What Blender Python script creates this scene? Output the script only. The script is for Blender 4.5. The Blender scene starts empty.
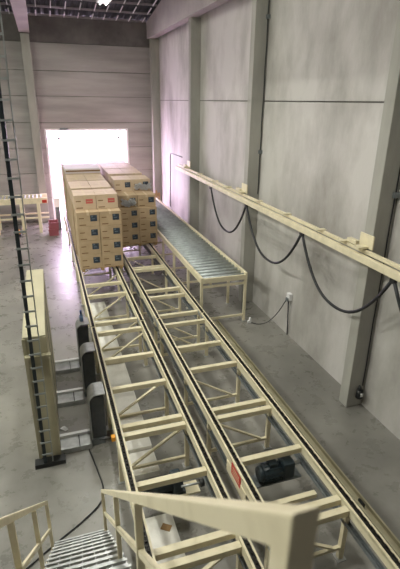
import bpy, bmesh, math, random
from mathutils import Vector, Matrix
random.seed(7)
scene = bpy.context.scene
C = scene.collection

# ------------------------------------------------------------------ camera
H = 5.0
YAW, PITCH, ROLL, FPX = 0.32438, 0.38283, -0.01323, 455.0
cy, sy, cp, sp = math.cos(YAW), math.sin(YAW), math.cos(PITCH), math.sin(PITCH)
fw = Vector((sy * cp, cy * cp, -sp)); rt = Vector((cy, -sy, 0)); dn = fw.cross(rt)
cr, sr = math.cos(ROLL), math.sin(ROLL)
rt, dn = cr * rt + sr * dn, -sr * rt + cr * dn
cam_d = bpy.data.cameras.new('camera'); cam = bpy.data.objects.new('camera', cam_d); C.objects.link(cam)
m3 = Matrix((rt, -dn, -fw)).transposed()
cam.matrix_world = Matrix.Translation((0, 0, H)) @ m3.to_4x4()
cam_d.sensor_fit = 'VERTICAL'; cam_d.sensor_height = 36.0; cam_d.sensor_width = 36.0
cam_d.lens = FPX / 569 * 36.0
cam_d.clip_start = 0.05; cam_d.clip_end = 300
cam_d.dof.use_dof = True; cam_d.dof.focus_distance = 8.5; cam_d.dof.aperture_fstop = 4.5
scene.camera = cam

# ------------------------------------------------------------------ world (overcast daylight outside the open door)
w = bpy.data.worlds.new('world'); scene.world = w; w.use_nodes = True
bg = w.node_tree.nodes['Background']
bg.inputs[0].default_value = (0.93, 0.71, 1.0, 1); bg.inputs[1].default_value = 30.0

# ------------------------------------------------------------------ colour management
vs = scene.view_settings
scene.display_settings.display_device = 'sRGB'
vs.view_transform = 'Standard'; vs.look = 'None'; vs.gamma = 1.0; vs.use_curve_mapping = False
vs.exposure = 0.12
LAMP_POWER = 190.0
LAMP_COLOUR = (1.0, 1.0, 0.90)

LX_ = -9.0
def portal(name, loc, rot, sx, sy_):
    d = bpy.data.lights.new(name, 'AREA'); d.shape = 'RECTANGLE'; d.size = sx; d.size_y = sy_
    d.cycles.is_portal = True
    o = bpy.data.objects.new(name, d); C.objects.link(o); o.location = loc; o.rotation_euler = rot
    return o
WY0, WY1, WZ0, WZ1 = 3.0, 17.0, 3.2, 7.2      # unseen glazed band, added in the left wall to light the hall
portal('added_window_portal', (LX_ - 0.32, (WY0 + WY1) / 2, (WZ0 + WZ1) / 2), (0, math.radians(-90), 0), WZ1 - WZ0, WY1 - WY0)
portal('door_daylight_portal', (1.88, 21.25, 1.92), (math.radians(-90), 0, 0), 3.44, 3.84)

# ------------------------------------------------------------------ materials
def node(nt, t, **kw):
    n = nt.nodes.new(t)
    for k, v in kw.items(): setattr(n, k, v)
    return n
def mat(name, col, rough=0.5, metal=0.0, var=0.0, scale=4.0, col2=None, bump=0.0, bscale=40.0, stretch=(1, 1, 1),
        rvar=0.0, spec=0.5, detail=6.0, ramp=(0.35, 0.65), alpha=None):
    m = bpy.data.materials.new(name); m.use_nodes = True
    nt = m.node_tree; b = nt.nodes['Principled BSDF']
    b.inputs['Base Color'].default_value = (*col, 1); b.inputs['Roughness'].default_value = rough
    b.inputs['Metallic'].default_value = metal; b.inputs['Specular IOR Level'].default_value = spec
    if var or col2 or bump or rvar:
        tc = node(nt, 'ShaderNodeTexCoord'); mp = node(nt, 'ShaderNodeMapping')
        mp.inputs['Scale'].default_value = stretch
        gi = node(nt, 'ShaderNodeNewGeometry')
        nt.links.new(gi.outputs['Position'], mp.inputs['Vector'])
    if var or col2:
        nz = node(nt, 'ShaderNodeTexNoise'); nz.inputs['Scale'].default_value = scale; nz.inputs['Detail'].default_value = detail
        nz.inputs['Roughness'].default_value = 0.6
        nt.links.new(mp.outputs[0], nz.inputs['Vector'])
        r = node(nt, 'ShaderNodeValToRGB')
        c2 = col2 if col2 else tuple(c * (1 - var) for c in col)
        c1 = col if col2 else tuple(min(1, c * (1 + var * 0.6)) for c in col)
        r.color_ramp.elements[0].position = ramp[0]; r.color_ramp.elements[1].position = ramp[1]
        r.color_ramp.elements[0].color = (*c2, 1); r.color_ramp.elements[1].color = (*c1, 1)
        nt.links.new(nz.outputs['Fac'], r.inputs[0]); nt.links.new(r.outputs[0], b.inputs['Base Color'])
        if rvar:
            mr = node(nt, 'ShaderNodeMapRange'); mr.inputs['To Min'].default_value = max(0.02, rough - rvar)
            mr.inputs['To Max'].default_value = min(1, rough + rvar)
            nt.links.new(nz.outputs['Fac'], mr.inputs['Value']); nt.links.new(mr.outputs[0], b.inputs['Roughness'])
    if bump:
        n2 = node(nt, 'ShaderNodeTexNoise'); n2.inputs['Scale'].default_value = bscale; n2.inputs['Detail'].default_value = 4
        nt.links.new(mp.outputs[0], n2.inputs['Vector'])
        bp = node(nt, 'ShaderNodeBump'); bp.inputs['Strength'].default_value = bump; bp.inputs['Distance'].default_value = 0.01
        nt.links.new(n2.outputs['Fac'], bp.inputs['Height']); nt.links.new(bp.outputs[0], b.inputs['Normal'])
    return m

def floor_material():
    m = bpy.data.materials.new('floor_concrete'); m.use_nodes = True
    nt = m.node_tree; b = nt.nodes['Principled BSDF']; L = nt.links
    g = node(nt, 'ShaderNodeNewGeometry')
    n1 = node(nt, 'ShaderNodeTexNoise'); n1.inputs['Scale'].default_value = 0.55; n1.inputs['Detail'].default_value = 8; n1.inputs['Roughness'].default_value = 0.62
    n2 = node(nt, 'ShaderNodeTexNoise'); n2.inputs['Scale'].default_value = 3.0; n2.inputs['Detail'].default_value = 8; n2.inputs['Roughness'].default_value = 0.7
    n3 = node(nt, 'ShaderNodeTexNoise'); n3.inputs['Scale'].default_value = 14.0; n3.inputs['Detail'].default_value = 5
    for n in (n1, n2, n3): L.new(g.outputs['Position'], n.inputs['Vector'])
    r1 = node(nt, 'ShaderNodeValToRGB'); e = r1.color_ramp.elements
    e[0].position = 0.30; e[0].color = (0.135, 0.13, 0.117, 1); e[1].position = 0.68; e[1].color = (0.285, 0.274, 0.248, 1)
    L.new(n1.outputs['Fac'], r1.inputs[0])
    r2 = node(nt, 'ShaderNodeValToRGB'); e = r2.color_ramp.elements
    e[0].position = 0.30; e[0].color = (0.82, 0.82, 0.80, 1); e[1].position = 0.62; e[1].color = (1, 1, 1, 1)
    L.new(n2.outputs['Fac'], r2.inputs[0])
    mx = node(nt, 'ShaderNodeMix', data_type='RGBA', blend_type='MULTIPLY'); mx.inputs[0].default_value = 0.75
    L.new(r1.outputs[0], mx.inputs[6]); L.new(r2.outputs[0], mx.inputs[7])
    # dark oil spots
    r3 = node(nt, 'ShaderNodeValToRGB'); e = r3.color_ramp.elements
    e[0].position = 0.24; e[0].color = (0.5, 0.5, 0.47, 1); e[1].position = 0.30; e[1].color = (1, 1, 1, 1)
    L.new(n2.outputs['Fac'], r3.inputs[0])
    mx2 = node(nt, 'ShaderNodeMix', data_type='RGBA', blend_type='MULTIPLY'); mx2.inputs[0].default_value = 0.4
    L.new(mx.outputs[2], mx2.inputs[6]); L.new(r3.outputs[0], mx2.inputs[7])
    L.new(mx2.outputs[2], b.inputs['Base Color'])
    mr = node(nt, 'ShaderNodeMapRange'); mr.inputs['From Min'].default_value = 0.3; mr.inputs['From Max'].default_value = 0.7
    mr.inputs['To Min'].default_value = 0.20; mr.inputs['To Max'].default_value = 0.42
    L.new(n2.outputs['Fac'], mr.inputs['Value']); L.new(mr.outputs[0], b.inputs['Roughness'])
    b.inputs['Specular IOR Level'].default_value = 0.75
    bp = node(nt, 'ShaderNodeBump'); bp.inputs['Strength'].default_value = 0.10; bp.inputs['Distance'].default_value = 0.01
    L.new(n3.outputs['Fac'], bp.inputs['Height']); L.new(bp.outputs[0], b.inputs['Normal'])
    return m

M = {}
M['floor'] = floor_material()
M['wall'] = mat('wall_concrete', (0.53, 0.51, 0.49), 0.8, scale=0.9, col2=(0.29, 0.275, 0.25), bump=0.25, bscale=25, stretch=(1, 1, 0.5), detail=10, ramp=(0.30, 0.60))
M['panel'] = mat('far_panel_concrete', (0.40, 0.375, 0.36), 0.85, scale=1.2, col2=(0.28, 0.265, 0.255), bump=0.3, bscale=30, stretch=(0.25, 1, 2.2), detail=9, ramp=(0.3, 0.65))
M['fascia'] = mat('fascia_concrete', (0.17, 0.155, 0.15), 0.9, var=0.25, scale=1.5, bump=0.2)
M['column'] = mat('column_concrete', (0.40, 0.39, 0.35), 0.8, scale=1.1, col2=(0.27, 0.265, 0.24), bump=0.2, bscale=30, stretch=(1, 1, 0.3), detail=8)
M['girder'] = mat('girder_concrete', (0.40, 0.36, 0.35), 0.85, scale=0.8, col2=(0.30, 0.27, 0.265), bump=0.15, bscale=20)
M['joint'] = mat('joint_mortar', (0.17, 0.16, 0.15), 0.95)
M['deck'] = mat('roof_deck_metal', (0.055, 0.06, 0.065), 0.6, 0.3, var=0.2, scale=3)
M['purlin'] = mat('purlin_painted', (0.30, 0.28, 0.28), 0.6, var=0.15)
M['rod'] = mat('ceiling_rod_white', (0.80, 0.78, 0.80), 0.5)
M['cream'] = mat('cream_paint', (0.74, 0.67, 0.48), 0.42, var=0.10, scale=6, col2=(0.62, 0.55, 0.37), ramp=(0.28, 0.5), bump=0.05, bscale=60)
M['cream_wall'] = mat('cream_rail_paint', (0.72, 0.65, 0.46), 0.5, var=0.10, scale=5)
M['chain'] = mat('chain_steel', (0.045, 0.042, 0.038), 0.45, 0.7, var=0.3, scale=30)
M['track'] = mat('chain_track_plastic', (0.03, 0.03, 0.028), 0.6)
M['galv'] = mat('galvanised_steel', (0.46, 0.47, 0.47), 0.38, 0.6, var=0.22, scale=9, rvar=0.1)
M['gutter'] = mat('grey_channel', (0.20, 0.22, 0.23), 0.5, 0.4, var=0.2, scale=6)
M['roller'] = mat('roller_steel', (0.42, 0.46, 0.46), 0.5, 0.3, var=0.2, scale=8)
M['slab'] = mat('plinth_concrete', (0.82, 0.80, 0.75), 0.8, scale=2.2, col2=(0.64, 0.62, 0.56), bump=0.3, bscale=40, detail=9, ramp=(0.32, 0.6))
M['motor'] = mat('motor_paint', (0.022, 0.036, 0.045), 0.4, var=0.3, scale=12)
M['unit'] = mat('drive_unit_paint', (0.06, 0.066, 0.072), 0.45, var=0.2, scale=8)
M['black'] = mat('black_plastic', (0.012, 0.013, 0.014), 0.5)
M['rubber'] = mat('black_cable_rubber', (0.016, 0.017, 0.02), 0.55)
M['carton'] = mat('carton_kraft', (0.50, 0.37, 0.235), 0.75, var=0.12, scale=3.5, col2=(0.42, 0.305, 0.185), bump=0.05, bscale=60)
M['carton_lit'] = mat('carton_kraft_lit', (0.60, 0.47, 0.34), 0.6, var=0.10, scale=3, col2=(0.52, 0.40, 0.28))  # top-layer kraft; gate light washing over the carton tops is in the colour
M['tape'] = mat('packing_tape', (0.56, 0.44, 0.29), 0.5)
M['ink'] = mat('carton_print', (0.20, 0.115, 0.05), 0.8)
M['blue'] = mat('carton_label_blue', (0.035, 0.05, 0.075), 0.35, var=0.5, scale=20)
M['bluepale'] = mat('carton_label_pale', (0.12, 0.15, 0.19), 0.4)
M['redprint'] = mat('carton_print_red', (0.50, 0.10, 0.09), 0.6)
M['sheet'] = mat('pale_tray', (0.66, 0.60, 0.60), 0.6)
M['film'] = mat('stretch_film', (0.60, 0.60, 0.62), 0.15, spec=0.8)
M['wood'] = mat('pallet_wood', (0.42, 0.28, 0.13), 0.8, var=0.3, scale=5, stretch=(6, 0.6, 6))
M['guard'] = mat('beige_sheet_metal', (0.50, 0.46, 0.315), 0.5, var=0.1, scale=2, col2=(0.42, 0.385, 0.26))
M['mastdark'] = mat('mast_dark_profile', (0.018, 0.026, 0.032), 0.5, 0.2)
M['mastgrey'] = mat('mast_grey_steel', (0.34, 0.36, 0.36), 0.45, 0.4)
M['red'] = mat('red_plate', (0.50, 0.045, 0.03), 0.5)
M['white'] = mat('white_paint', (0.75, 0.75, 0.75), 0.5)
M['orange'] = mat('orange_plastic', (0.75, 0.33, 0.03), 0.45)
M['bluecap'] = mat('blue_plastic', (0.02, 0.06, 0.22), 0.4)
M['bluebody'] = mat('pale_bottle', (0.16, 0.24, 0.42), 0.3)
M['paper'] = mat('paper_white', (0.72, 0.72, 0.72), 0.8)
M['cardboard'] = mat('cardboard_scrap', (0.33, 0.20, 0.09), 0.85)
M['apron'] = mat('outside_concrete', (0.62, 0.60, 0.60), 0.8, var=0.1, scale=1)
M['doorwhite'] = mat('door_white', (0.78, 0.76, 0.78), 0.5)
M['redcrate'] = mat('red_crate_plastic', (0.28, 0.075, 0.09), 0.5)
def emit(name, col, s):
    m = bpy.data.materials.new(name); m.use_nodes = True
    b = m.node_tree.nodes['Principled BSDF']
    b.inputs['Base Color'].default_value = (0.9, 0.9, 0.9, 1)
    b.inputs['Emission Color'].default_value = (*col, 1); b.inputs['Emission Strength'].default_value = s
    return m
m = bpy.data.materials.new('added_window_glass'); m.use_nodes = True; nt = m.node_tree
tr_ = node(nt, 'ShaderNodeBsdfTransparent'); tr_.inputs[0].default_value = (0.165, 0.205, 0.145, 1)  # panes of the added window, tinted to dim and balance its daylight
gl_ = node(nt, 'ShaderNodeBsdfGlossy'); gl_.inputs['Roughness'].default_value = 0.05
mx_ = node(nt, 'ShaderNodeMixShader'); mx_.inputs[0].default_value = 0.06
nt.links.new(tr_.outputs[0], mx_.inputs[1]); nt.links.new(gl_.outputs[0], mx_.inputs[2])
nt.links.new(mx_.outputs[0], nt.nodes['Material Output'].inputs[0]); M['pane'] = m
M['lamp_glow'] = emit('lamp_tube_glow', (1, 0.98, 0.92), 12)

# ------------------------------------------------------------------ mesh helpers
class MB:
    def __init__(s): s.bm = bmesh.new()
    def box(s, x0, x1, y0, y1, z0, z1, bev=0):
        v = [s.bm.verts.new(p) for p in ((x0, y0, z0), (x1, y0, z0), (x1, y1, z0), (x0, y1, z0), (x0, y0, z1), (x1, y0, z1), (x1, y1, z1), (x0, y1, z1))]
        fs = [s.bm.faces.new([v[i] for i in q]) for q in ((3, 2, 1, 0), (4, 5, 6, 7), (0, 1, 5, 4), (1, 2, 6, 5), (2, 3, 7, 6), (3, 0, 4, 7))]
        if bev:
            es = list({e for f in fs for e in f.edges})
            bmesh.ops.bevel(s.bm, geom=es, offset=bev, segments=2, profile=0.6, affect='EDGES')
        return s
    def bar(s, p, q, wd, ht, up=(0, 0, 1), bev=0):
        p = Vector(p); q = Vector(q); d = (q - p).normalized(); u = Vector(up)
        sd = d.cross(u)
        if sd.length < 1e-5: sd = d.cross(Vector((1, 0, 0)))
        sd.normalize(); u = sd.cross(d).normalized()
        v = []
        for c in (p, q):
            for a, b in ((-1, -1), (1, -1), (1, 1), (-1, 1)):
                v.append(s.bm.verts.new(c + sd * a * wd / 2 + u * b * ht / 2))
        fs = [s.bm.faces.new([v[i] for i in qd]) for qd in ((0, 1, 2, 3), (7, 6, 5, 4), (1, 0, 4, 5), (2, 1, 5, 6), (3, 2, 6, 7), (0, 3, 7, 4))]
        if bev:
            es = list({e for f in fs for e in f.edges})
            bmesh.ops.bevel(s.bm, geom=es, offset=bev, segments=2, profile=0.6, affect='EDGES')
        return s
    def cyl(s, p, q, r, n=12, r2=None):
        p = Vector(p); q = Vector(q); d = (q - p).normalized()
        a = d.orthogonal().normalized(); b = d.cross(a); r2 = r if r2 is None else r2
        A = [s.bm.verts.new(p + (a * math.cos(t) + b * math.sin(t)) * r) for t in [2 * math.pi * i / n for i in range(n)]]
        B = [s.bm.verts.new(q + (a * math.cos(t) + b * math.sin(t)) * r2) for t in [2 * math.pi * i / n for i in range(n)]]
        for i in range(n):
            f = s.bm.faces.new((A[i], A[(i + 1) % n], B[(i + 1) % n], B[i])); f.smooth = True
        s.bm.faces.new(A[::-1]); s.bm.faces.new(B)
        return s
    def tube(s, pts, r, n=8):
        pts = [Vector(p) for p in pts]; rings = []
        for i, p in enumerate(pts):
            t = (pts[min(i + 1, len(pts) - 1)] - pts[max(i - 1, 0)]).normalized()
            ref = Vector((0, 0, 1)) if abs(t.z) < 0.9 else Vector((1, 0, 0))
            a = t.cross(ref).normalized(); b = t.cross(a)
            rings.append([s.bm.verts.new(p + (a * math.cos(2 * math.pi * k / n) + b * math.sin(2 * math.pi * k / n)) * r) for k in range(n)])
        for i in range(len(rings) - 1):
            for k in range(n):
                f = s.bm.faces.new((rings[i][k], rings[i][(k + 1) % n], rings[i + 1][(k + 1) % n], rings[i + 1][k])); f.smooth = True
        s.bm.faces.new(rings[0][::-1]); s.bm.faces.new(rings[-1])
        return s
    def prism(s, prof, y0, y1):
        """profile of (x, z) points extruded along y"""
        A = [s.bm.verts.new((x, y0, z)) for x, z in prof]; B = [s.bm.verts.new((x, y1, z)) for x, z in prof]
        n = len(prof)
        for i in range(n): s.bm.faces.new((A[i], A[(i + 1) % n], B[(i + 1) % n], B[i]))
        s.bm.faces.new(A[::-1]); s.bm.faces.new(B)
        return s
    def build(s, name, m, parent=None, origin=None):
        bmesh.ops.recalc_face_normals(s.bm, faces=s.bm.faces)
        off = Vector((0, 0, 0)); p = parent
        while p is not None: off += p.location; p = p.parent
        loc = Vector(origin) - off if origin is not None else Vector((0, 0, 0))
        bmesh.ops.translate(s.bm, verts=s.bm.verts, vec=-(off + loc))
        me = bpy.data.meshes.new(name); s.bm.to_mesh(me); s.bm.free()
        me.materials.append(m)
        o = bpy.data.objects.new(name, me); C.objects.link(o); o.location = loc
        if parent is not None: o.parent = parent
        return o
def tag(o, label=None, cat=None, group=None, kind=None):
    if label: o['label'] = label
    if cat: o['category'] = cat
    if group: o['group'] = group
    if kind: o['kind'] = kind
    return o
def thing(name, loc, label, cat, group=None, kind=None):
    o = bpy.data.objects.new(name, None); C.objects.link(o); o.location = loc; o.empty_display_size = 0.1
    return tag(o, label, cat, group, kind)
def struct(o, label=None, cat=None): return tag(o, label, cat, None, 'structure')
def inst(src, name, loc, parent=None):
    o = bpy.data.objects.new(name, src.data); C.objects.link(o); o.location = loc
    if parent is not None: o.parent = parent
    return o

# ------------------------------------------------------------------ the room
WX, FY = 4.93, 21.0          # right wall face, far wall face
LX, BY = -9.0, -5.0          # left wall, wall behind the camera
SL = 0.1364                  # roof slope, rising towards the camera
def roof_z(y): return 7.90 + SL * (FY - y)
struct(MB().box(LX, WX + 0.3, BY, FY + 0.35, -0.2, 0).build('floor', M['floor']), 'worn grey concrete hall floor with oil stains', 'floor')
struct(MB().box(-30, 30, FY + 0.35, 60, -0.25, -0.02).build('ground_outside', M['apron']), 'pale concrete yard outside the open gate', 'ground')

DX0, DX1, DZ = 0.16, 3.60, 3.84
# far wall: core with opening, then single panels in front
wf = struct(MB().box(LX, DX0, FY + 0.02, FY + 0.3, 0, 8.0).box(DX1, WX + 0.3, FY + 0.02, FY + 0.3, 0, 8.0).box(DX0, DX1, FY + 0.02, FY + 0.3, DZ, 8.0)
            .build('wall_far', M['joint']), 'far concrete wall of long horizontal precast panels with gate opening', 'wall')
rows = [(0, 1.02), (1.02, 2.06), (2.06, 3.08), (3.08, 4.10), (4.10, 5.12), (5.12, 6.06), (6.06, 7.06)]
g = 0.011
for z0, z1 in rows:
    MB().box(LX, -0.2, FY - 0.05, FY + 0.05, z0 + g, z1 - g).build('panel', M['panel'], wf)
    if z1 <= 3.1:
        MB().box(-0.2, DX0, FY - 0.05, FY + 0.05, z0 + g, z1 - g).build('panel', M['panel'], wf)
        MB().box(DX1, WX, FY - 0.05, FY + 0.05, z0 + g, z1 - g).build('panel', M['panel'], wf)
    elif z0 < DZ:
        MB().box(-0.2, DX0, FY - 0.05, FY + 0.05, z0 + g, z1 - g).box(DX1, WX, FY - 0.05, FY + 0.05, z0 + g, z1 - g).box(DX0, DX1, FY - 0.05, FY + 0.05, DZ, z1 - g).build('panel', M['panel'], wf)
    else:
        MB().box(-0.2, WX, FY - 0.05, FY + 0.05, z0 + g, z1 - g).build('panel', M['panel'], wf)
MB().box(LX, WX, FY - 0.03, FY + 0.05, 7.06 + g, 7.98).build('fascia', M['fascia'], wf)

# door frame (gate opening, no leaf visible)
dr = thing('door_1', (DX0, FY, 0), 'wide open gate with white frame flooded by daylight', 'gate', kind='structure')
MB().box(DX0 - 0.02, DX0 + 0.07, FY - 0.06, FY + 0.32, 0, DZ + 0.02).build('jamb', M['doorwhite'], dr)
MB().box(DX1 - 0.07, DX1 + 0.02, FY - 0.06, FY + 0.32, 0, DZ + 0.02).build('jamb', M['doorwhite'], dr)
MB().box(DX0 + 0.07, DX1 - 0.07, FY - 0.06, FY + 0.32, DZ - 0.06, DZ + 0.02).build('lintel', M['doorwhite'], dr)
MB().box(0.62, 0.74, FY + 0.4, FY + 0.5, 0, 3.5).build('shelter_post', M['doorwhite'], dr)
MB().box(3.22, 3.32, FY + 0.4, FY + 0.5, 0, 3.5).build('shelter_post', M['doorwhite'], dr)
MB().box(0.62, 3.32, FY + 0.4, FY + 0.5, 3.42, 3.5).build('shelter_beam', M['doorwhite'], dr)
MB().box(0.75, 1.1, FY - 0.10, FY - 0.061, DZ - 0.02, DZ + 0.05).build('gate_sensor', M['gutter'], dr)

# right wall: core + panels between the columns
wr = struct(MB().box(WX + 0.03, WX + 0.3, BY, FY + 0.3, 0, 11.8).build('wall_right', M['joint']), 'right concrete wall of tall smooth panels between columns', 'wall')
COLY = [(0.80, 1.02), (5.49, 5.71), (10.20, 10.42), (14.88, 15.10), (20.30, 20.62)]
ye = [BY] + [0.5 * (a + b) for a, b in COLY[:-1]] + [FY]
for a, b in zip(ye[:-1], ye[1:]):
    MB().box(WX, WX + 0.1, a + 0.008, b - 0.008, 0.0, 5.02 - 0.012).build('panel', M['wall'], wr)
    MB().box(WX, WX + 0.1, a + 0.008, b - 0.008, 5.02 + 0.012, 11.7).build('panel', M['wall'], wr)
clab = ['near the stairs, out of the light', 'nearest to the camera with a black plug at its foot', 'in the middle of the right wall beside the roller conveyor end',
        'narrow in view, third along the right wall', 'in the far right corner under the roof beam']
for (a, b), s_ in zip(COLY, clab):
    o = MB().box(4.60, WX - 0.001, a, b, 0, 7.33, 0.012).build('concrete_column', M['column'])
    tag(o, 'concrete wall column ' + s_, 'column', 'columns along the right wall', 'structure')
o = MB().box(-0.37, -0.05, 20.55, 20.94, 0, 7.30, 0.012).build('concrete_column', M['column'])
tag(o, 'concrete column left of the bright gate', 'column', None, 'structure')

# girders: flat bottom, top follows the roof
def girder(x0, x1, label):
    mb = MB()
    y0, y1 = BY, 20.62
    pts = [(y0, 7.33), (y1, 7.33), (y1, roof_z(y1) - 0.02), (y0, roof_z(y0) - 0.02)]
    A = [mb.bm.verts.new((x0, y, z)) for y, z in pts]; B = [mb.bm.verts.new((x1, y, z)) for y, z in pts]
    for i in range(4): mb.bm.faces.new((A[i], A[(i + 1) % 4], B[(i + 1) % 4], B[i]))
    mb.bm.faces.new(A[::-1]); mb.bm.faces.new(B)
    return tag(mb.build('roof_girder', M['girder']), label, 'beam', None, 'structure')
girder(4.50, 4.80, 'deep concrete roof girder above the right wall')
girder(-0.40, -0.02, 'concrete roof girder resting on the left column')

# ceiling: trapezoidal deck + purlins + rods
mb = MB()
pitch = 0.25; n = int((WX + 0.3 - LX) / pitch)
def deck_row(y):
    vs_ = []
    for i in range(n):
        x = LX + i * pitch
        for dx, dz in ((0, 0.06), (0.09, 0.06), (0.125, 0.0), (0.215, 0.0)):
            vs_.append(mb.bm.verts.new((x + dx, y, roof_z(y) + 0.12 + dz)))
    return vs_
ra, rb = deck_row(BY), deck_row(FY + 0.3)
for i in range(len(ra) - 1): mb.bm.faces.new((ra[i], ra[i + 1], rb[i + 1], rb[i]))
ceil = struct(mb.build('ceiling', M['deck']), 'dark trapezoidal metal roof deck', 'ceiling')
# solid roof skin above so no daylight leaks
mb = MB()
v = [mb.bm.verts.new(p) for p in ((LX - .5, BY - .5, roof_z(BY) + .3), (WX + .5, BY - .5, roof_z(BY) + .3), (WX + .5, FY + .4, roof_z(FY) + .26), (LX - .5, FY + .4, roof_z(FY) + .26))]
mb.bm.faces.new(v); mb.build('roof_skin', M['deck'], ceil)
for y in [20.88, 19.9, 18.9, 17.9, 16.4, 14.9, 13.4, 11.9, 10.4, 8.9, 7.4, 5.9, 4.4, 2.9, 1.4, -0.1, -1.6, -3.1]:
    MB().box(LX, -0.42, y - 0.05, y + 0.05, roof_z(y) + 0.04, roof_z(y) + 0.10).build('purlin', M['purlin'], ceil)
    MB().box(0.0, 4.54, y - 0.05, y + 0.05, roof_z(y) + 0.04, roof_z(y) + 0.10).build('purlin', M['purlin'], ceil)
for x in [-3.3, -2.8, -2.25, -1.7, -1.18, -0.66, 0.28, 0.79, 1.30, 1.82, 2.35, 2.80, 3.30, 3.80, 4.36]:
    for a, b in ((20.75, 20.15), (19.75, 19.05), (18.8, 18.0), (17.8, 16.6)):
        MB().bar((x, a, roof_z(a) + 0.01), (x, b, roof_z(b) + 0.01), 0.032, 0.03).build('roof_rod', M['rod'], ceil)

struct(MB().box(LX - 0.3, LX, BY, FY + 0.3, 0, WZ0).box(LX - 0.3, LX, BY, FY + 0.3, WZ1, 11.8).box(LX - 0.3, LX, BY, WY0, WZ0, WZ1).box(LX - 0.3, LX, WY1, FY + 0.3, WZ0, WZ1).build('wall_left', M['wall']), 'left concrete wall of the hall outside the view', 'wall')
struct(MB().box(LX - 0.3, WX + 0.3, BY - 0.3, BY, 0, 11.8).build('wall_back', M['fascia']), 'concrete wall behind the stair platform', 'wall')

wn = thing('added_window_1', (LX, WY0, WZ0), 'added glazed window band, unseen, high in the left wall', 'window', kind='structure')  # window added out of view to bring daylight from the left
MB().box(LX - 0.2, LX - 0.1, WY0, WY1, WZ0, WZ0 + 0.08).build('frame_rail', M['mastgrey'], wn)
MB().box(LX - 0.2, LX - 0.1, WY0, WY1, WZ1 - 0.08, WZ1).build('frame_rail', M['mastgrey'], wn)
for k in range(9):
    y = WY0 + 0.04 + k * (WY1 - WY0 - 0.08) / 8
    MB().box(LX - 0.2, LX - 0.1, y - 0.04, y + 0.04, WZ0 + 0.08, WZ1 - 0.08).build('mullion', M['mastgrey'], wn)
for k in range(8):
    y = WY0 + 0.04 + k * (WY1 - WY0 - 0.08) / 8
    MB().box(LX - 0.155, LX - 0.15, y + 0.04, y + (WY1 - WY0 - 0.08) / 8 - 0.04, WZ0 + 0.08, WZ1 - 0.08).build('pane', M['pane'], wn)

# ------------------------------------------------------------------ lamps
def lamp(x, y, label, power=1.0, vis=True):
    z = roof_z(y) - 0.35
    t = thing('ceiling_lamp', (x, y, z), label, 'lamp', 'ceiling lamps in rows')
    MB().box(x - 0.22, x + 0.22, y - 0.75, y + 0.75, z + 0.03, z + 0.12, 0.01).build('housing', M['white'], t)
    for dx in (-0.1, 0.1):
        MB().cyl((x + dx, y - 0.7, z), (x + dx, y + 0.7, z), 0.02, 10).build('tube', M['lamp_glow'], t)
    for dy in (-0.5, 0.5):
        MB().cyl((x, y + dy, z + 0.1), (x, y + dy, z + 0.36), 0.008, 6).build('hanger', M['mastgrey'], t)
    d = bpy.data.lights.new('lamp_light', 'AREA'); d.shape = 'RECTANGLE'; d.size = 0.44; d.size_y = 1.5
    d.energy = LAMP_POWER * power; d.color = LAMP_COLOUR
    o = bpy.data.objects.new('lamp_light', d); C.objects.link(o); o.parent = t; o.location = (0, 0, -0.03)
for i, (x, y, p) in enumerate([(-5.8, 3.6, 2.5), (-5.8, 8.0, 3.0), (-5.8, 13.0, 1.6), (0.9, 4.2, 0.70), (0.9, 8.7, 0.70), (0.9, 13.0, 0.4)]):  # unseen lamp rows, added to light the hall
    lamp(x, y, 'added twin tube ceiling lamp out of view, %s of its row from the stairs, %s of the left girder' % (('first', 'second', 'third')[i % 3], 'left' if x < 0 else 'right'), p)
lamp(2.47, 17.45, 'glowing tube lamp on the dark roof deck near the far wall', 0.12)

# ------------------------------------------------------------------ chain conveyors
RAILS = {'left': (0.56, 1.52), 'right': (1.86, 2.82)}
BARS = {'left': [10.53, 9.82, 8.40, 7.97, 6.95, 6.05, 5.12, 4.94, 4.05, 3.15, 2.98, 2.0, 1.1],
        'right': [12.27, 11.4, 11.24, 9.76, 9.35, 8.37, 7.93, 6.98, 6.22, 5.10, 4.91, 4.05, 3.18, 3.02, 2.0, 1.1]}
FARBARS = [13.6, 15.0, 16.4, 17.8, 19.2, 20.4]
JOINT = 8.18
def chain_mesh(mb, x, y0, y1, z):
    p = 0.055; k = 0; y = y0
    while y + p < y1:
        wd = 0.017 if k % 2 else 0.010
        for s in (-1, 1):
            mb.box(x + s * wd - 0.0035, x + s * wd + 0.0035, y - 0.008, y + p + 0.008, z, z + 0.026)
        mb.box(x - 0.012, x + 0.012, y + p - 0.008, y + p + 0.008, z + 0.004, z + 0.022)
        y += p; k += 1
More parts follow.
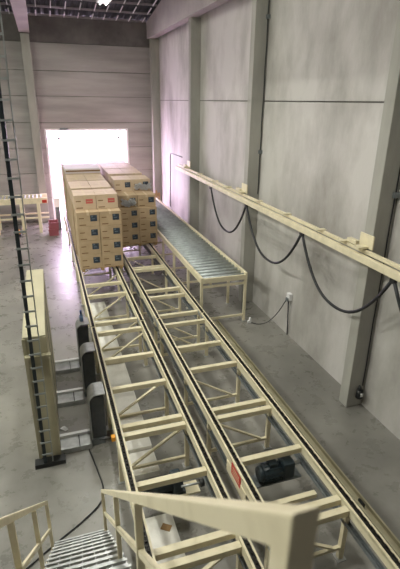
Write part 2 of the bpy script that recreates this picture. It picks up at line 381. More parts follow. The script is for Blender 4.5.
def conveyor(side, y0, y1, label):
    xa, xb = RAILS[side]
    t = thing('chain_conveyor', ((xa + xb) / 2, y0, 0), label, 'conveyor', 'twin chain conveyors')
    for x in (xa, xb):
        b = MB().box(x - 0.05, x + 0.05, y0, y1, 0.765, 0.875, 0.006).box(x - 0.05, x - 0.026, y0, y1, 0.86, 0.895).box(x + 0.026, x + 0.05, y0, y1, 0.86, 0.895).build('side_beam', M['cream'], t)
        MB().box(x - 0.026, x + 0.026, y0 + 0.01, y1 - 0.01, 0.874, 0.882).build('chain_track', M['track'], b)
        mb = MB(); chain_mesh(mb, x, y0 + 0.02, y1 - 0.02, 0.882)
        tag(mb.build('drive_chain', M['chain'], t), kind='stuff')
        MB().box(x - 0.03, x + 0.03, y0 + 0.05, y1 - 0.05, 0.56, 0.575).box(x - 0.03, x - 0.022, y0 + 0.05, y1 - 0.05, 0.575, 0.61).box(x + 0.022, x + 0.03, y0 + 0.05, y1 - 0.05, 0.575, 0.61).build('return_channel', M['gutter'] if x > 0.6 else M['cream'], t)
    for y in BARS[side] + FARBARS:
        if not (y0 < y < y1): continue
        MB().box(xa + 0.05, xb - 0.05, y - 0.04, y + 0.04, 0.775, 0.855, 0.006).build('cross_bar', M['cream'], t)
    # leg frames
    for y in [1.3, 3.07, 5.02, 6.20, 7.90, 8.45, 9.95, 11.30, 13.0, 15.0, 17.0, 19.0, 20.5]:
        if not (y0 < y < y1): continue
        for x in (xa, xb):
            lg = MB().box(x - 0.03, x + 0.03, y - 0.03, y + 0.03, 0.01, 0.765, 0.004).build('leg', M['cream'], t)
            MB().box(x - 0.06, x + 0.06, y - 0.06, y + 0.06, 0.0, 0.012).build('foot_plate', M['galv'], lg)
        MB().box(xa + 0.03, xb - 0.03, y - 0.02, y + 0.02, 0.16, 0.20).build('tie_bar', M['cream'], t)
        if side == 'left': MB().bar((xb - 0.03, y, 0.74), (xa + 0.12, y, 0.2), 0.025, 0.045, (0, 1, 0)).build('diagonal_brace', M['cream'], t)
        else: MB().bar((xa + 0.03, y, 0.70), (xb - 0.12, y, 0.2), 0.025, 0.045, (0, 1, 0)).build('diagonal_brace', M['cream'], t)
    # joint plates at the section ends
    for x in (xa, xb):
        for ye_ in (y0, y1):
            if 1 < ye_ < 20:
                yy = ye_ + (0.10 if ye_ == y0 else -0.10)
                MB().box(x - 0.058, x - 0.0505, yy - 0.09, yy + 0.09, 0.78, 0.87).build('joint_plate', M['galv'], t)
    return t
cL1 = conveyor('left', 0.6, JOINT - 0.02, 'near section of left cream chain conveyor running past the stair')
cL2 = conveyor('left', JOINT + 0.02, 20.7, 'far section of left cream chain conveyor carrying the carton loads')
cR1 = conveyor('right', 0.6, JOINT - 0.04, 'near section of right cream chain conveyor with motor and red plate')
cR2 = conveyor('right', JOINT, 20.7, 'far section of right cream chain conveyor beside the roller conveyor')
# red plate on right conveyor's left beam
rp = MB().box(1.802, 1.809, 3.76, 4.04, 0.70, 0.86).build('red_plate', M['red'], cR1, )
rp['label'] = 'red warning plate with pale lines'
for k in range(3):
    MB().box(1.7995, 1.8025, 3.80, 4.00, 0.735 + k * 0.04, 0.747 + k * 0.04).build('plate_lettering', M['tape'], rp)
MB().box(1.803, 1.815, 3.6, 4.2, 0.60, 0.77).build('web_plate', M['cream'], cR1)
# drive of the right conveyor
dv = thing('drive_motor', (2.45, 3.9, 0), 'dark blue gear motor slung under the right chain conveyor', 'motor')
MB().box(1.92, 2.76, 3.56, 3.63, 0.46, 0.52).build('mount_bar', M['cream'], cR1)
MB().box(1.92, 2.76, 3.93, 4.13, 0.44, 0.46).build('mount_plate', M['gutter'], cR1)
body = MB().cyl((2.22, 4.02, 0.58), (2.48, 4.02, 0.58), 0.108, 24).build('motor_body', M['motor'], dv)
mb = MB()
for k in range(14):
    a = 2 * math.pi * k / 14
    mb.bar((2.24, 4.02 + 0.112 * math.cos(a), 0.58 + 0.112 * math.sin(a)), (2.46, 4.02 + 0.112 * math.cos(a), 0.58 + 0.112 * math.sin(a)), 0.012, 0.012)
tag(mb.build('cooling_fins', M['motor'], body), kind='stuff')
MB().cyl((2.17, 4.02, 0.58), (2.22, 4.02, 0.58), 0.09, 20, 0.112).build('fan_cover', M['motor'], dv)
MB().box(2.48, 2.65, 3.92, 4.12, 0.465, 0.72, 0.03).build('gearbox', M['motor'], dv)
MB().box(2.30, 2.42, 3.97, 4.07, 0.67, 0.73, 0.01).build('terminal_box', M['motor'], dv)
MB().cyl((2.64, 4.02, 0.62), (2.765, 4.02, 0.62), 0.03, 12).build('shaft', M['galv'], dv)
MB().box(2.24, 2.62, 3.96, 4.10, 0.46, 0.485).build('motor_foot', M['motor'], dv)
# drive of the left conveyor
dl = thing('drive_motor', (0.95, 4.3, 0), 'black drive motor with long shaft under the left chain conveyor', 'motor')
MB().cyl((0.72, 4.34, 0.46), (1.10, 4.34, 0.46), 0.10, 20).build('motor_body', M['motor'], dl)
MB().box(1.10, 1.24, 4.24, 4.44, 0.34, 0.58, 0.03).build('gearbox', M['motor'], dl)
MB().cyl((1.2, 4.20, 0.50), (1.50, 4.18, 0.50), 0.014, 10).build('shaft', M['galv'], dl)
MB().cyl((1.44, 4.18, 0.50), (1.49, 4.18, 0.50), 0.05, 14).build('sprocket', M['black'], dl)
MB().box(0.68, 1.28, 4.26, 4.42, 0.30, 0.345).build('motor_foot', M['motor'], dl)
MB().box(0.61, 1.47, 4.24, 4.44, 0.27, 0.30).build('mount_plate', M['cream'], cL1)

# light sensor on the left beam
se = thing('light_sensor', (0.48, 5.0, 0.76), 'orange light sensor clipped to the left conveyor beam', 'sensor')
MB().box(0.455, 0.508, 4.96, 5.03, 0.76, 0.83, 0.008).build('sensor_body', M['orange'], se)
MB().cyl((0.455, 5.0, 0.795), (0.30, 5.02, 0.795), 0.014, 10).build('sensor_rod', M['black'], se)

# plinth slabs under the left conveyor
tag(MB().box(0.62, 1.09, 5.42, 11.0, 0, 0.155, 0.01).build('concrete_plinth', M['slab']), 'long pale concrete plinth lying under the left conveyor', 'plinth')
tag(MB().box(0.64, 1.10, 4.95, 5.41, 0, 0.10, 0.01).build('concrete_plinth', M['slab']), 'lower square concrete pad against the long plinth', 'plinth')
mb = MB(); mb.prism([(0.62, 0), (1.07, 0), (1.07, 0.09), (0.62, 0.09)], 3.55, 4.22)
tag(mb.build('concrete_plinth', M['slab']), 'small concrete pad near the stair with scrap of cardboard on it', 'plinth')
o = MB().bar((0.90, 4.05, 0.094), (1.0, 3.98, 0.094), 0.09, 0.006).build('cardboard_scrap', M['cardboard']); tag(o, 'brown scrap of cardboard on the small concrete pad', 'cardboard')

# ------------------------------------------------------------------ floor guide rail beside right conveyor
t = thing('floor_guide_rail', (3.54, 1.0, 0), 'long dull yellow guide channel bolted to the floor beside right conveyor', 'guide rail')
MB().box(3.46, 3.60, 0.6, 9.33, 0, 0.02).build('base_strip', M['guard'], t)
MB().box(3.46, 3.49, 0.6, 9.33, 0.02, 0.08).build('flange', M['guard'], t)
MB().box(3.575, 3.60, 0.6, 9.33, 0.02, 0.08).build('flange', M['guard'], t)
MB().box(3.50, 3.53, 3.55, 3.66, 0.02, 0.10).build('clamp', M['black'], t)

# ------------------------------------------------------------------ roller conveyor
RX0, RX1, RY0, RY1, RZ = 3.14, 4.24, 9.18, 18.4, 1.22
t = thing('roller_conveyor', (3.7, RY0, 0), 'long roller conveyor with steel rollers in a cream frame along the wall', 'conveyor')
MB().box(RX0 - 0.03, RX0 + 0.03, RY0, RY1, RZ - 0.12, RZ + 0.02, 0.005).build('side_beam', M['cream'], t)
MB().box(RX1 - 0.03, RX1 + 0.03, RY0, RY1, RZ - 0.12, RZ + 0.05, 0.005).build('side_beam', M['cream'], t)
MB().box(RX0 + 0.03, RX1 - 0.03, RY0, RY0 + 0.05, RZ - 0.12, RZ + 0.0, 0.005).build('end_beam', M['cream'], t)
MB().box(RX0 + 0.03, RX1 - 0.03, RY1 - 0.05, RY1, RZ - 0.12, RZ + 0.0, 0.005).build('end_beam', M['cream'], t)
r0 = None; y = RY0 + 0.11
while y < RY1 - 0.08:
    if r0 is None:
        r0 = MB().cyl((RX0 + 0.03, y, RZ - 0.03), (RX1 - 0.03, y, RZ - 0.03), 0.044, 16).build('roller', M['roller'], t, origin=(3.69, y, RZ - 0.03))
    else:
        inst(r0, 'roller', Vector((3.69, y, RZ - 0.03)) - t.location, t)
    y += 0.2
for y in (9.22, 10.28, 11.64, 12.88, 14.3, 15.7, 17.1, 18.3):
    for x in (RX0, RX1):
        lg = MB().box(x - 0.03, x + 0.03, y - 0.03, y + 0.03, 0.01, RZ - 0.12, 0.004).build('leg', M['cream'], t)
        MB().box(x - 0.06, x + 0.06, y - 0.06, y + 0.06, 0, 0.012).build('foot_plate', M['galv'], lg)
    if y < 9.5 or y > 11: MB().box(RX0 + 0.03, RX1 - 0.03, y - 0.02, y + 0.02, 0.14, 0.19).build('tie_bar', M['cream'], t)
MB().box(RX0 + 0.03, RX1 - 0.03, RY0 + 0.01, RY0 + 0.05, RZ - 0.24, RZ - 0.19).build('tie_bar', M['cream'], t)

# ------------------------------------------------------------------ pallets and cartons
BW, BD, BH = 0.545, 0.40, 0.362
def carton_mesh(name, bw, bd, bh, m):
    mb = MB(); mb.box(-bw / 2 + 0.004, bw / 2 - 0.004, -bd / 2 + 0.004, bd / 2 - 0.004, 0.001, bh - 0.002, 0.008)
    bmesh.ops.recalc_face_normals(mb.bm, faces=mb.bm.faces)
    me = bpy.data.meshes.new(name); mb.bm.to_mesh(me); mb.bm.free(); me.materials.append(m); return me
ME_A = carton_mesh('carton', BW, BD, BH, M['carton']); ME_B = carton_mesh('carton_lit', BW, BD, BH, M['carton_lit'])
def simple_mesh(name, boxes, m):
    mb = MB()
    for b in boxes: mb.box(*b)
    bmesh.ops.recalc_face_normals(mb.bm, faces=mb.bm.faces)
    me = bpy.data.meshes.new(name); mb.bm.to_mesh(me); mb.bm.free(); me.materials.append(m); return me
fy = -BD / 2 + 0.004
ME_LAB = simple_mesh('printed_label', [(0.05, 0.215, fy - 0.003, fy, 0.13, 0.285)], M['blue'])
ME_LABP = simple_mesh('label_mark', [(0.085, 0.165, fy - 0.0045, fy - 0.003, 0.18, 0.205), (0.075, 0.12, fy - 0.0045, fy - 0.003, 0.235, 0.27)], M['bluepale'])
ME_TXT = simple_mesh('printed_lettering', [(-0.22, -0.10, fy - 0.002, fy, 0.20, 0.225), (-0.22, -0.06, fy - 0.002, fy, 0.035, 0.06)], M['ink'])
ME_RED = simple_mesh('red_lettering', [(0.02, 0.19, fy - 0.002, fy, 0.15, 0.26)], M['redprint'])
ME_REDW = simple_mesh('red_lettering_bar', [(0.04, 0.17, fy - 0.0035, fy - 0.002, 0.195, 0.21)], M['carton'])
ME_TAPE = simple_mesh('tape', [(-0.03, 0.03, -BD / 2 + 0.004, BD / 2 - 0.004, BH - 0.002, BH - 0.0005), (-0.03, 0.03, fy - 0.0015, fy, BH - 0.08, BH - 0.002)], M['tape'])
def mesh_obj(name, me, loc, parent=None):
    o = bpy.data.objects.new(name, me); C.objects.link(o); o.location = loc
    if parent is not None: o.parent = parent
    return o
LAYER = ['bottom', 'second', 'third', 'fourth', 'top']
ROWN = ['front', 'middle', 'rear']
def carton(x, y, z, label, group, me, deco):
    o = mesh_obj('carton', me, (x, y, z)); tag(o, label, 'carton', group)
    if 'tape' in deco: mesh_obj('tape', ME_TAPE, (0, 0, 0), o)
    if 'blue' in deco:
        l = mesh_obj('printed_label', ME_LAB, (0, 0, 0), o); mesh_obj('label_mark', ME_LABP, (0, 0, 0), l)
        tag(mesh_obj('printed_lettering', ME_TXT, (0, 0, 0), o), kind='stuff')
    if 'red' in deco:
        l = mesh_obj('red_lettering', ME_RED, (0, 0, 0), o); mesh_obj('lettering_bar', ME_REDW, (0, 0, 0), l)
        tag(mesh_obj('printed_lettering', ME_TXT, (0, 0, 0), o), kind='stuff')
    return o
PB = simple_mesh('deck_board', [(-0.55, 0.55, -0.055, 0.055, 0.07, 0.09)], M['wood'])
PR = simple_mesh('runner', [(-0.04, 0.04, -0.6, 0.6, 0, 0.07)], M['wood'])
def pallet(x, y, label):
    t = thing('wooden_pallet', (x, y, 0.909), label, 'pallet', 'pallets on the chain conveyors')
    for k in range(6): mesh_obj('deck_board', PB, (0, -0.545 + k * 0.218, 0), t)
    for dx in (-0.48, 0, 0.48): mesh_obj('runner', PR, (dx, 0, 0), t)
def load(xc, yf, where, layers=5, setback=None, front=False, bh_shift=0, red=True):
    """1.2 m deep load whose front face lies at yf"""
    pallet(xc, yf + 0.6, 'wooden pallet under the ' + where)
    z0 = 0.909 + 0.09
    for k in range(layers):
        sb, xo = 0.0, 0.0
        if setback and k in setback: sb, xo = setback[k]
        for c in range(2):
            for r in range(3):
                yy = yf + BD / 2 + r * BD + sb
                if sb and r == 2: continue
                jx, jy = random.uniform(-0.0035, 0.0035), random.uniform(-0.0035, 0.0035)
                deco = []
                if r == 0 and (front or k >= layers - 2): deco.append('red' if (k == 4 and red) else 'blue')
                if k == layers - 1 or (setback and k >= layers - 2): deco.append('tape')
                lab = '%s carton, %s layer, %s side, %s row of %s' % (('brown blue-labelled' if k < 4 else 'brown red-printed') if deco and deco[0] != 'tape' else 'plain brown', LAYER[k], ('left', 'right')[c], ROWN[r], where)
                carton(xc + (c - 0.5) * BW + jx + xo, yy + jy, z0 + k * BH, lab, 'cartons on the ' + where, ME_B if (k == 4) else ME_A, deco)
load(1.14, 11.28, 'front left load', 5, {4: (0.30, -0.02)}, True)
load(1.12, 12.62, 'second left load', 5)
load(1.12, 13.90, 'third left load', 5)
load(1.14, 15.30, 'fourth left load', 5)
load(1.12, 16.70, 'last left load near the gate', 5)
load(2.48, 13.10, 'front right load', 5, {3: (0.04, -0.02), 4: (0.62, -0.05)}, True, red=False)
load(2.44, 14.95, 'second right load', 5, red=False)
load(2.44, 16.25, 'third right load', 5)
load(2.44, 17.55, 'last right load near the gate', 5)

# crumpled stretch film
def film(x0, x1, z0, z1, y, label, seed):
    rnd = random.Random(seed); mb = MB(); nx, nz = 16, 10; gv = []
    for i in range(nx + 1):
        row = []
        for j in range(nz + 1):
            u, v_ = i / nx, j / nz
            ed = 0.03 * math.sin(9 * u + seed) + 0.02 * math.sin(23 * u)
            row.append(mb.bm.verts.new((x0 + (x1 - x0) * u + 0.02 * math.sin(11 * v_ + seed), y - 0.02 - rnd.random() * 0.035, z0 + (z1 - z0) * v_ + ed * (1 - abs(2 * v_ - 1) * 0.2))))
        gv.append(row)
    for i in range(nx):
        for j in range(nz): mb.bm.faces.new((gv[i][j], gv[i + 1][j], gv[i + 1][j + 1], gv[i][j + 1]))
    r = bmesh.ops.solidify(mb.bm, geom=list(mb.bm.faces), thickness=0.002)
    return tag(mb.build('stretch_film', M['film']), label, 'plastic film')
film(1.98, 2.40, 2.14, 2.34, 13.13, 'crumpled shiny stretch film on the front right load, lower one', 1)
film(2.48, 2.98, 2.51, 2.68, 13.69, 'crumpled white stretch film on the upper set-back cartons of the front right load', 5)

t = thing('tray_lid', (1.14, 15.9, 2.81), 'pale shallow tray with dark band on top of the fourth left load', 'tray')
MB().box(0.585, 1.695, 15.30, 16.50, 2.812, 2.96, 0.01).build('body', M['sheet'], t)
MB().box(0.60, 1.68, 15.294, 15.30, 2.86, 2.91).build('dark_band', M['ink'], t)

# ------------------------------------------------------------------ far-left cross conveyor by the wall
t = thing('cross_conveyor', (-2.5, 19.2, 0), 'cream cross conveyor standing along the far wall left of the gate', 'conveyor')
for yy in (18.95, 19.75):
    MB().box(-6.0, -0.05, yy - 0.04, yy + 0.04, 1.18, 1.40, 0.006).build('side_beam', M['cream'], t)
    MB().box(-6.0, -0.05, yy - 0.02, yy + 0.02, 0.58, 0.64).build('tie_bar', M['cream'], t)
    for x in (-5.6, -4.4, -3.2, -2.0, -1.05, -0.42):
        MB().box(x - 0.06, x + 0.06, yy - 0.04, yy + 0.04, 0, 1.18, 0.005).build('leg', M['cream'], t)
rr = None
for k in range(38):
    x = -5.85 + k * 0.15
    if rr is None: rr = MB().cyl((x, 18.99, 1.37), (x, 19.71, 1.37), 0.03, 10).build('roller', M['roller'], t, origin=(x, 19.35, 1.37))
    else: inst(rr, 'roller', Vector((x, 19.35, 1.37)) - t.location, t)
MB().box(-0.26, -0.08, 18.895, 18.909, 1.20, 1.32).build('red_sign', M['red'], t)
t = thing('light_barrier_post', (0.30, 19.2, 0), 'short grey post with white head beside the left load', 'post')
MB().box(0.22, 0.40, 19.14, 19.30, 0.0, 0.02).build('base', M['gutter'], t)
MB().box(0.21, 0.39, 19.15, 19.28, 0.02, 0.95, 0.006).build('post', M['gutter'], t)
MB().box(0.20, 0.42, 19.12, 19.30, 0.95, 1.32, 0.01).build('head', M['white'], t)
def crate(x, y, z, label):
    t = thing('plastic_crate', (x, y, z), label, 'crate', 'red crates by the gate')
    MB().box(x - 0.18, x + 0.18, y - 0.25, y + 0.25, z + 0.0, z + 0.02).box(x - 0.18, x - 0.16, y - 0.25, y + 0.25, z + 0.02, z + 0.26).box(x + 0.16, x + 0.18, y - 0.25, y + 0.25, z + 0.02, z + 0.26).box(x - 0.16, x + 0.16, y - 0.25, y - 0.23, z + 0.02, z + 0.26).box(x - 0.16, x + 0.16, y + 0.23, y + 0.25, z + 0.02, z + 0.26).build('body', M['redcrate'], t)
    MB().box(x - 0.2, x + 0.2, y - 0.27, y - 0.25, z + 0.21, z + 0.26).box(x - 0.2, x + 0.2, y + 0.25, y + 0.27, z + 0.21, z + 0.26).build('rim', M['redcrate'], t)
crate(0.06, 18.55, 0, 'red plastic crate on the floor, bottom of the small stack by the gate')
crate(0.08, 18.57, 0.262, 'red plastic crate on top of the small stack by the gate')
t = thing('floor_lamp_beacon', (-1.28, 18.6, 0), 'small orange beacon on floor in front of the cross conveyor', 'beacon')
MB().cyl((-1.28, 18.6, 0), (-1.28, 18.6, 0.10), 0.12, 14).build('base', M['black'], t)
MB().cyl((-1.28, 18.6, 0.10), (-1.28, 18.6, 0.26), 0.10, 14, 0.08).build('lens', M['orange'], t)

# wooden crate at the far end of the roller conveyor
t = thing('wooden_crate', (4.35, 19.3, 0), 'small slatted wooden crate behind the roller conveyor', 'crate')
for x in (4.08, 4.52):
    for yy in (19.1, 19.6): MB().box(x - 0.03, x + 0.03, yy - 0.03, yy + 0.03, 0, 1.35).build('post', M['wood'], t)
for k in range(6):
    z = 0.1 + k * 0.22
    MB().box(4.05, 4.55, 19.045, 19.068, z, z + 0.14).build('slat', M['wood'], t)
    MB().box(4.024, 4.048, 19.07, 19.63, z, z + 0.14).build('slat', M['wood'], t)

# ------------------------------------------------------------------ guard box, mast
t = thing('guard_housing', (-0.37, 5.75, 0), 'tall narrow beige sheet-metal housing left of the conveyors', 'housing')
MB().box(-0.53, -0.235, 5.75, 8.45, 0.02, 2.08, 0.008).build('body', M['guard'], t)
MB().box(-0.54, -0.50, 5.735, 5.75, 0.02, 2.06).build('corner_strip', M['guard'], t)
MB().box(-0.28, -0.23, 5.735, 5.75, 0.02, 2.06).build('corner_strip', M['guard'], t)
for y in (6.65, 7.55):
    MB().box(-0.233, -0.228, y - 0.01, y + 0.01, 0.05, 2.04).build('panel_seam', M['gutter'], t)
MB().box(-0.60, -0.17, 5.60, 5.74, 0.0, 0.07).build('foot', M['black'], t)
t = thing('cable_ladder_mast', (-0.45, 5.62, 0.07), 'tall dark vertical cable ladder in front of the beige housing', 'ladder')
def mx(z): return -0.455 + 0.015 * z
MB().bar((mx(0.07), 5.64, 0.07), (mx(8.6), 5.64, 8.6), 0.045, 0.05, (0, 1, 0)).build('dark_stile', M['mastdark'], t)
MB().bar((mx(0.07) + 0.105, 5.64, 0.07), (mx(8.6) + 0.105, 5.64, 8.6), 0.014, 0.03, (0, 1, 0)).build('light_stile', M['mastgrey'], t)
z = 0.23
while z < 8.5:
    MB().box(mx(z) - 0.035, mx(z) + 0.11, 5.605, 5.62, z - 0.012, z + 0.012).build('rung', M['mastgrey'], t)
    z += 0.207
MB().box(mx(1.8) - 0.1, -0.2, 5.66, 5.735, 1.78, 1.82).build('bracket', M['guard'], t)

# three hoods with foot beams
def hood(y0, y1, fy0, fy1, which):
    t = thing('drive_hood', (0.4, y0, 0), 'rounded galvanised drive hood beside left conveyor, ' + which, 'hood', 'rounded drive hoods')
    x0, zt, r = 0.24, 0.93, 0.13
    outer = [(x0, 0.12)] + [(x0 + r - r * math.cos(a), zt - r + r * math.sin(a)) for a in [math.pi / 2 * k / 8 for k in range(9)]] + [(0.49, zt)]
    th = 0.014
    inner = [(x0 + th, 0.12)] + [(x0 + r - (r - th) * math.cos(a), zt - r + (r - th) * math.sin(a)) for a in [math.pi / 2 * k / 8 for k in range(9)]] + [(0.49, zt - th)]
    mb = MB(); mb.prism(outer + inner[::-1], y0, y1); mb.build('cover', M['galv'], t)
    MB().box(x0 + 0.02, 0.47, y0 + 0.03, y1 - 0.03, 0.12, zt - 0.06, 0.02).build('drive_unit', M['unit'], t)
    MB().box(x0 + 0.0, 0.44, y0 + 0.02, y1 - 0.02, 0.0, 0.12).build('base', M['gutter'], t)
    b = thing('foot_beam', (-0.03, fy0, 0), 'flat steel foot beam on the floor leading to ' + which.replace('the ', ''). join(('the hood ', '')), 'beam', 'steel foot beams')
    MB().box(-0.23, 0.235, fy0, fy1, 0, 0.09, 0.006).build('beam_body', M['galv'], b)
    MB().box(0.045, 0.06, fy0 - 0.002, fy1 + 0.002, 0.09, 0.10).build('clamp', M['black'], b)
    MB().box(-0.23, 0.235, fy1 - 0.06, fy1, 0.09, 0.13).build('lip', M['white'], b)
hood(5.84, 6.18, 5.80, 6.12, 'nearest to the stair')
hood(7.17, 7.50, 6.99, 7.32, 'middle of the three')
hood(8.24, 8.56, 8.07, 8.40, 'farthest from the stair')
t = thing('spray_bottle', (0.36, 8.42, 0.93), 'small blue bottle standing on the farthest drive hood', 'bottle')
MB().cyl((0.36, 8.42, 0.93), (0.36, 8.42, 1.05), 0.038, 14).build('bottle_body', M['bluebody'], t)
MB().cyl((0.36, 8.42, 1.05), (0.36, 8.42, 1.08), 0.038, 14, 0.018).build('shoulder', M['bluebody'], t)
MB().cyl((0.36, 8.42, 1.08), (0.36, 8.42, 1.16), 0.02, 12).build('cap', M['bluecap'], t)
mb = MB(); mb.bar((-0.20, 6.42, 0.02), (-0.12, 6.33, 0.02), 0.06, 0.004); mb.bar((-0.165, 6.42, 0.035), (-0.13, 6.36, 0.03), 0.05, 0.004, (0.3, 0.2, 1))
tag(mb.build('paper_scrap', M['paper']), 'white crumpled scrap of paper on the floor beside the housing', 'paper')

# cable on the floor
def smooth(pts, n=8):
    pts = [Vector(p) for p in pts]; out = []
    P = [pts[0] * 2 - pts[1]] + pts + [pts[-1] * 2 - pts[-2]]
    for i in range(1, len(P) - 2):
        for k in range(n):
            s = k / n; a, b, c, d = P[i - 1:i + 3]
            out.append(0.5 * ((2 * b) + (c - a) * s + (2 * a - 5 * b + 4 * c - d) * s * s + (3 * b - a - 3 * c + d) * s ** 3))
    return out + [pts[-1]]
pts = [(0.18, 5.78, 0.014), (0.25, 5.33, 0.014), (0.29, 4.93, 0.014), (0.22, 4.71, 0.014), (0.0, 4.51, 0.014), (-0.36, 4.27, 0.014), (-0.7, 4.03, 0.014), (-1.2, 3.7, 0.014)]
tag(MB().tube(smooth(pts), 0.009).build('power_cable', M['rubber']), 'black power cable winding across the floor from hood to stair foot', 'cable')

# ------------------------------------------------------------------ festoon rail on the right wall
t = thing('festoon_rail', (4.5, 5.0, 2.74), 'long cream festoon rail fixed along the right wall', 'rail')
RN, RF = -1.0, 16.1
MB().box(4.42, 4.50, RN, RF, 2.74, 2.85, 0.008).build('main_beam', M['cream_wall'], t)
MB().box(4.53, 4.58, RN, RF, 2.85, 2.91, 0.006).build('back_beam', M['cream_wall'], t)
for y in (1.9, 3.4, 6.05, 6.76, 8.01, 9.33, 11.2, 12.2, 13.6, 15.0):
    MB().box(4.40, 4.60, y - 0.05, y + 0.05, 2.912, 2.93).build('clip', M['cream_wall'], t)
for y in (0.91, 5.60, 10.31, 14.99):
    b = MB().box(4.575, 4.599, y - 0.16, y + 0.16, 2.93, 3.14, 0.004).build('wall_plate', M['cream_wall'], t)
    MB().box(4.40, 4.575, y - 0.07, y + 0.07, 2.93, 2.96).build('arm', M['cream_wall'], b)
    MB().box(4.52, 4.60, y + 0.17, y + 0.40, 2.93, 2.99).build('stop_block', M['cream_wall'], t)
HY = [14.9, 12.33, 9.81, 7.23, 4.74, 2.2, -0.3]
HL = ['at the far end of the rail', 'left of the middle column', 'right of the middle column', 'in front of the nearest column', 'at the right edge of the view', 'beyond the right edge of the view']
for i in range(1, 6):
    a, b = HY[i], HY[i + 1]
    sag = 0.92
    pts = []
    for k in range(25):
        s = k / 24; sh = 1 - abs(2 * s - 1) ** 2.3
        pts.append((4.43, a - 0.03 + (b - a + 0.06) * s, 2.70 - sag * sh))
    tag(MB().tube(pts, 0.026).build('festoon_cable', M['rubber']), 'black festoon cable loop hanging from the wall rail, ' + HL[i], 'cable', 'festoon cable loops')
    
tr = []
for i, y in enumerate(HY[1:]):
    t = thing('cable_trolley', (4.43, y, 2.66), 'small dark cable trolley under the wall rail, %s from the gate' % ('first', 'second', 'third', 'fourth', 'fifth', 'sixth')[i], 'trolley', 'cable trolleys')
    MB().box(4.405, 4.455, y - 0.05, y + 0.05, 2.69, 2.74).build('saddle', M['black'], t)
    MB().cyl((4.40, y, 2.70), (4.46, y, 2.70), 0.03, 10).build('clamp_roll', M['black'], t)

# dark lines down the columns, with boxes
def col_line(y, x, z0, z1, label, boxes):
    t = thing('column_dark_line', (x, y, z0), label, 'cable')
    pts = [(x + 0.006 * math.sin(k * 1.7), y - 0.012, z0 + (z1 - z0) * k / 16) for k in range(17)]
    MB().tube(pts, 0.010, 6).build('cable', M['rubber'], t)  # dark tube: recess line at the middle column, cable at the nearest
    for z in boxes: MB().box(x - 0.05, x + 0.05, y - 0.05, y - 0.002, z - 0.04, z + 0.04, 0.006).build('junction_box', M['gutter'], t)
col_line(10.20, 4.89, 2.9, 7.3, 'thin dark tube drawn as the recess line beside the middle column', (3.9, 6.7))  # stands in for the dark recess between column and wall
col_line(5.49, 4.87, 0.42, 7.3, 'thin dark cable running down the nearest column', (3.75,))
t = thing('power_plug', (4.79, 5.44, 0), 'black industrial plug hanging at the foot of the nearest column', 'plug')
MB().cyl((4.79, 5.43, 0.22), (4.79, 5.43, 0.38), 0.06, 16, 0.05).build('plug_body', M['black'], t)
MB().cyl((4.79, 5.43, 0.38), (4.79, 5.46, 0.45), 0.05, 12, 0.015).build('strain_relief', M['black'], t)
MB().box(4.765, 4.815, 5.362, 5.372, 0.27, 0.34).build('sticker', M['white'], t)
# wall socket with two cables
t = thing('wall_socket', (4.9, 8.24, 0.88), 'small grey wall socket with two cables on the right wall', 'socket')
MB().box(4.85, 4.929, 8.17, 8.31, 0.88, 1.04, 0.01).build('socket_box', M['white'], t)
MB().box(4.82, 4.85, 8.19, 8.29, 0.86, 0.94, 0.008).build('socket_flap', M['gutter'], t)
MB().tube([(4.86, 8.22, 0.88), (4.87, 8.20, 0.5), (4.89, 8.20, 0.25), (4.90, 8.21, 0.02)], 0.014).build('drop_cable', M['rubber'], t)
MB().tube(smooth([(4.84, 8.28, 0.87), (4.76, 8.5, 0.45), (4.66, 8.75, 0.12), (4.5, 8.9, 0.015), (4.35, 9.03, 0.015)]), 0.010).build('trailing_cable', M['rubber'], t)
t = thing('cable_coupling', (4.30, 9.06, 0), 'pale grey cable coupling lying on the floor at the roller conveyor leg', 'coupling')
MB().bar((4.36, 9.03, 0.03), (4.27, 9.04, 0.05), 0.05, 0.06, bev=0.006).build('coupling_body', M['white'], t)
MB().box(4.31, 4.35, 9.0, 9.07, 0.06, 0.15, 0.006).build('lever', M['white'], t)
# conduit on the right wall beyond the rail
t = thing('wall_pipe', (4.9, 18.6, 0.8), 'thin dark pipe bent in an angle on the right wall near the far corner', 'pipe')
MB().tube([(4.91, 18.75, 0.8), (4.91, 18.65, 2.9), (4.91, 18.6, 3.0), (4.91, 18.45, 3.03), (4.91, 16.9, 3.05)], 0.016, 6).build('pipe', M['gutter'], t)

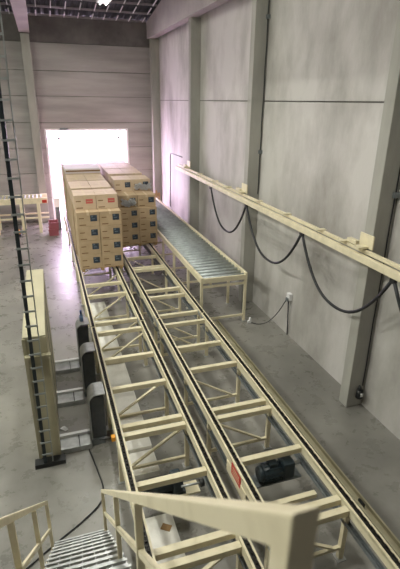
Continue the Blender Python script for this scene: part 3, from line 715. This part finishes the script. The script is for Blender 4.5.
# ------------------------------------------------------------------ stair with handrails
KS = 0.985
t = thing('steel_stair', (-0.07, 4.1, 0), 'steep cream steel stair with handrails descending to the hall floor', 'stair')
def railz(y, zr): return zr + KS * (3.98 - y)
XL, XR = -0.375, 0.222
W = 0.035
YT = 0.315
for x, zr, dm, posts in ((XR, 0.955, 0.33, (2.45, 1.46)), (XL, 0.98, 0.40, (2.92, 1.98, 1.1))):
    hv = W / 2 * 1.40; yn = YT - W / 2          # rail with plumb-cut ends
    mb = MB()
    pr = [(4.0, railz(4.0, zr) - hv), (4.0, railz(4.0, zr) + hv), (yn, railz(yn, zr) + hv), (yn, 3.62), (yn + W, 3.62), (yn + W, railz(yn + W, zr) - hv)]
    A = [mb.bm.verts.new((x - W / 2, y, z)) for y, z in pr]; B = [mb.bm.verts.new((x + W / 2, y, z)) for y, z in pr]
    fs = [mb.bm.faces.new((A[i], A[(i + 1) % 6], B[(i + 1) % 6], B[i])) for i in range(6)] + [mb.bm.faces.new(A[::-1]), mb.bm.faces.new(B)]
    bmesh.ops.bevel(mb.bm, geom=list(mb.bm.edges), offset=0.004, segments=2, profile=0.6, affect='EDGES')
    mb.build('top_rail', M['cream'], t)
    MB().bar((x, 4.0, railz(4.0, zr - dm)), (x, YT, railz(YT, zr - dm)), 0.022, 0.03).build('mid_rail', M['cream'], t)
    MB().bar((x, 4.12, railz(4.12, zr - 0.80)), (x, 0.2, railz(0.2, zr - 0.80)), 0.012, 0.14).build('stringer', M['cream'], t)
    for y in posts:
        MB().box(x - 0.017, x + 0.017, y - 0.017, y + 0.017, railz(y, zr - 0.86), railz(y, zr - 0.02), 0.003).build('post', M['cream'], t)
    MB().box(x - 0.017, x + 0.017, 3.965, 3.999, 0.2, railz(3.98, zr), 0.003).build('post', M['cream'], t)
tread = None
for k in range(18):
    y = 4.02 - 0.205 * k; z = 0.22 + 0.205 * KS * k
    mb = MB()
    for j in range(6): mb.box(XL + 0.02, XR + 0.03, y - 0.13 + j * 0.042, y - 0.13 + j * 0.042 + 0.018, z - 0.03, z)
    for j in range(7):
        xx = XL + 0.03 + j * 0.098
        mb.box(xx - 0.003, xx + 0.003, y - 0.13, y + 0.10, z - 0.028, z - 0.004)
    mb.build('tread', M['galv'], t)
# upper platform under the photographer
p = thing('stair_platform', (0, -1.0, 0), 'grated steel platform at the top of the stair', 'platform')
mb = MB()
for k in range(46): mb.box(-1.2, 1.2, -2.2 + k * 0.053, -2.2 + k * 0.053 + 0.008, 3.66, 3.70)
for k in range(13): mb.box(-1.2 + k * 0.2 - 0.004, -1.2 + k * 0.2 + 0.004, -2.2, 0.24, 3.662, 3.695)
tag(mb.build('grating', M['galv'], p), kind='stuff')
for x in (-1.2, 1.2): MB().box(x - 0.04, x + 0.04, -2.25, 0.2, 3.5, 3.66).build('edge_beam', M['cream'], p)
for x in (-1.2, 1.2):
    for y in (-2.15, -0.6): MB().box(x - 0.05, x + 0.05, y - 0.05, y + 0.05, 0, 3.5).build('leg', M['cream'], p)
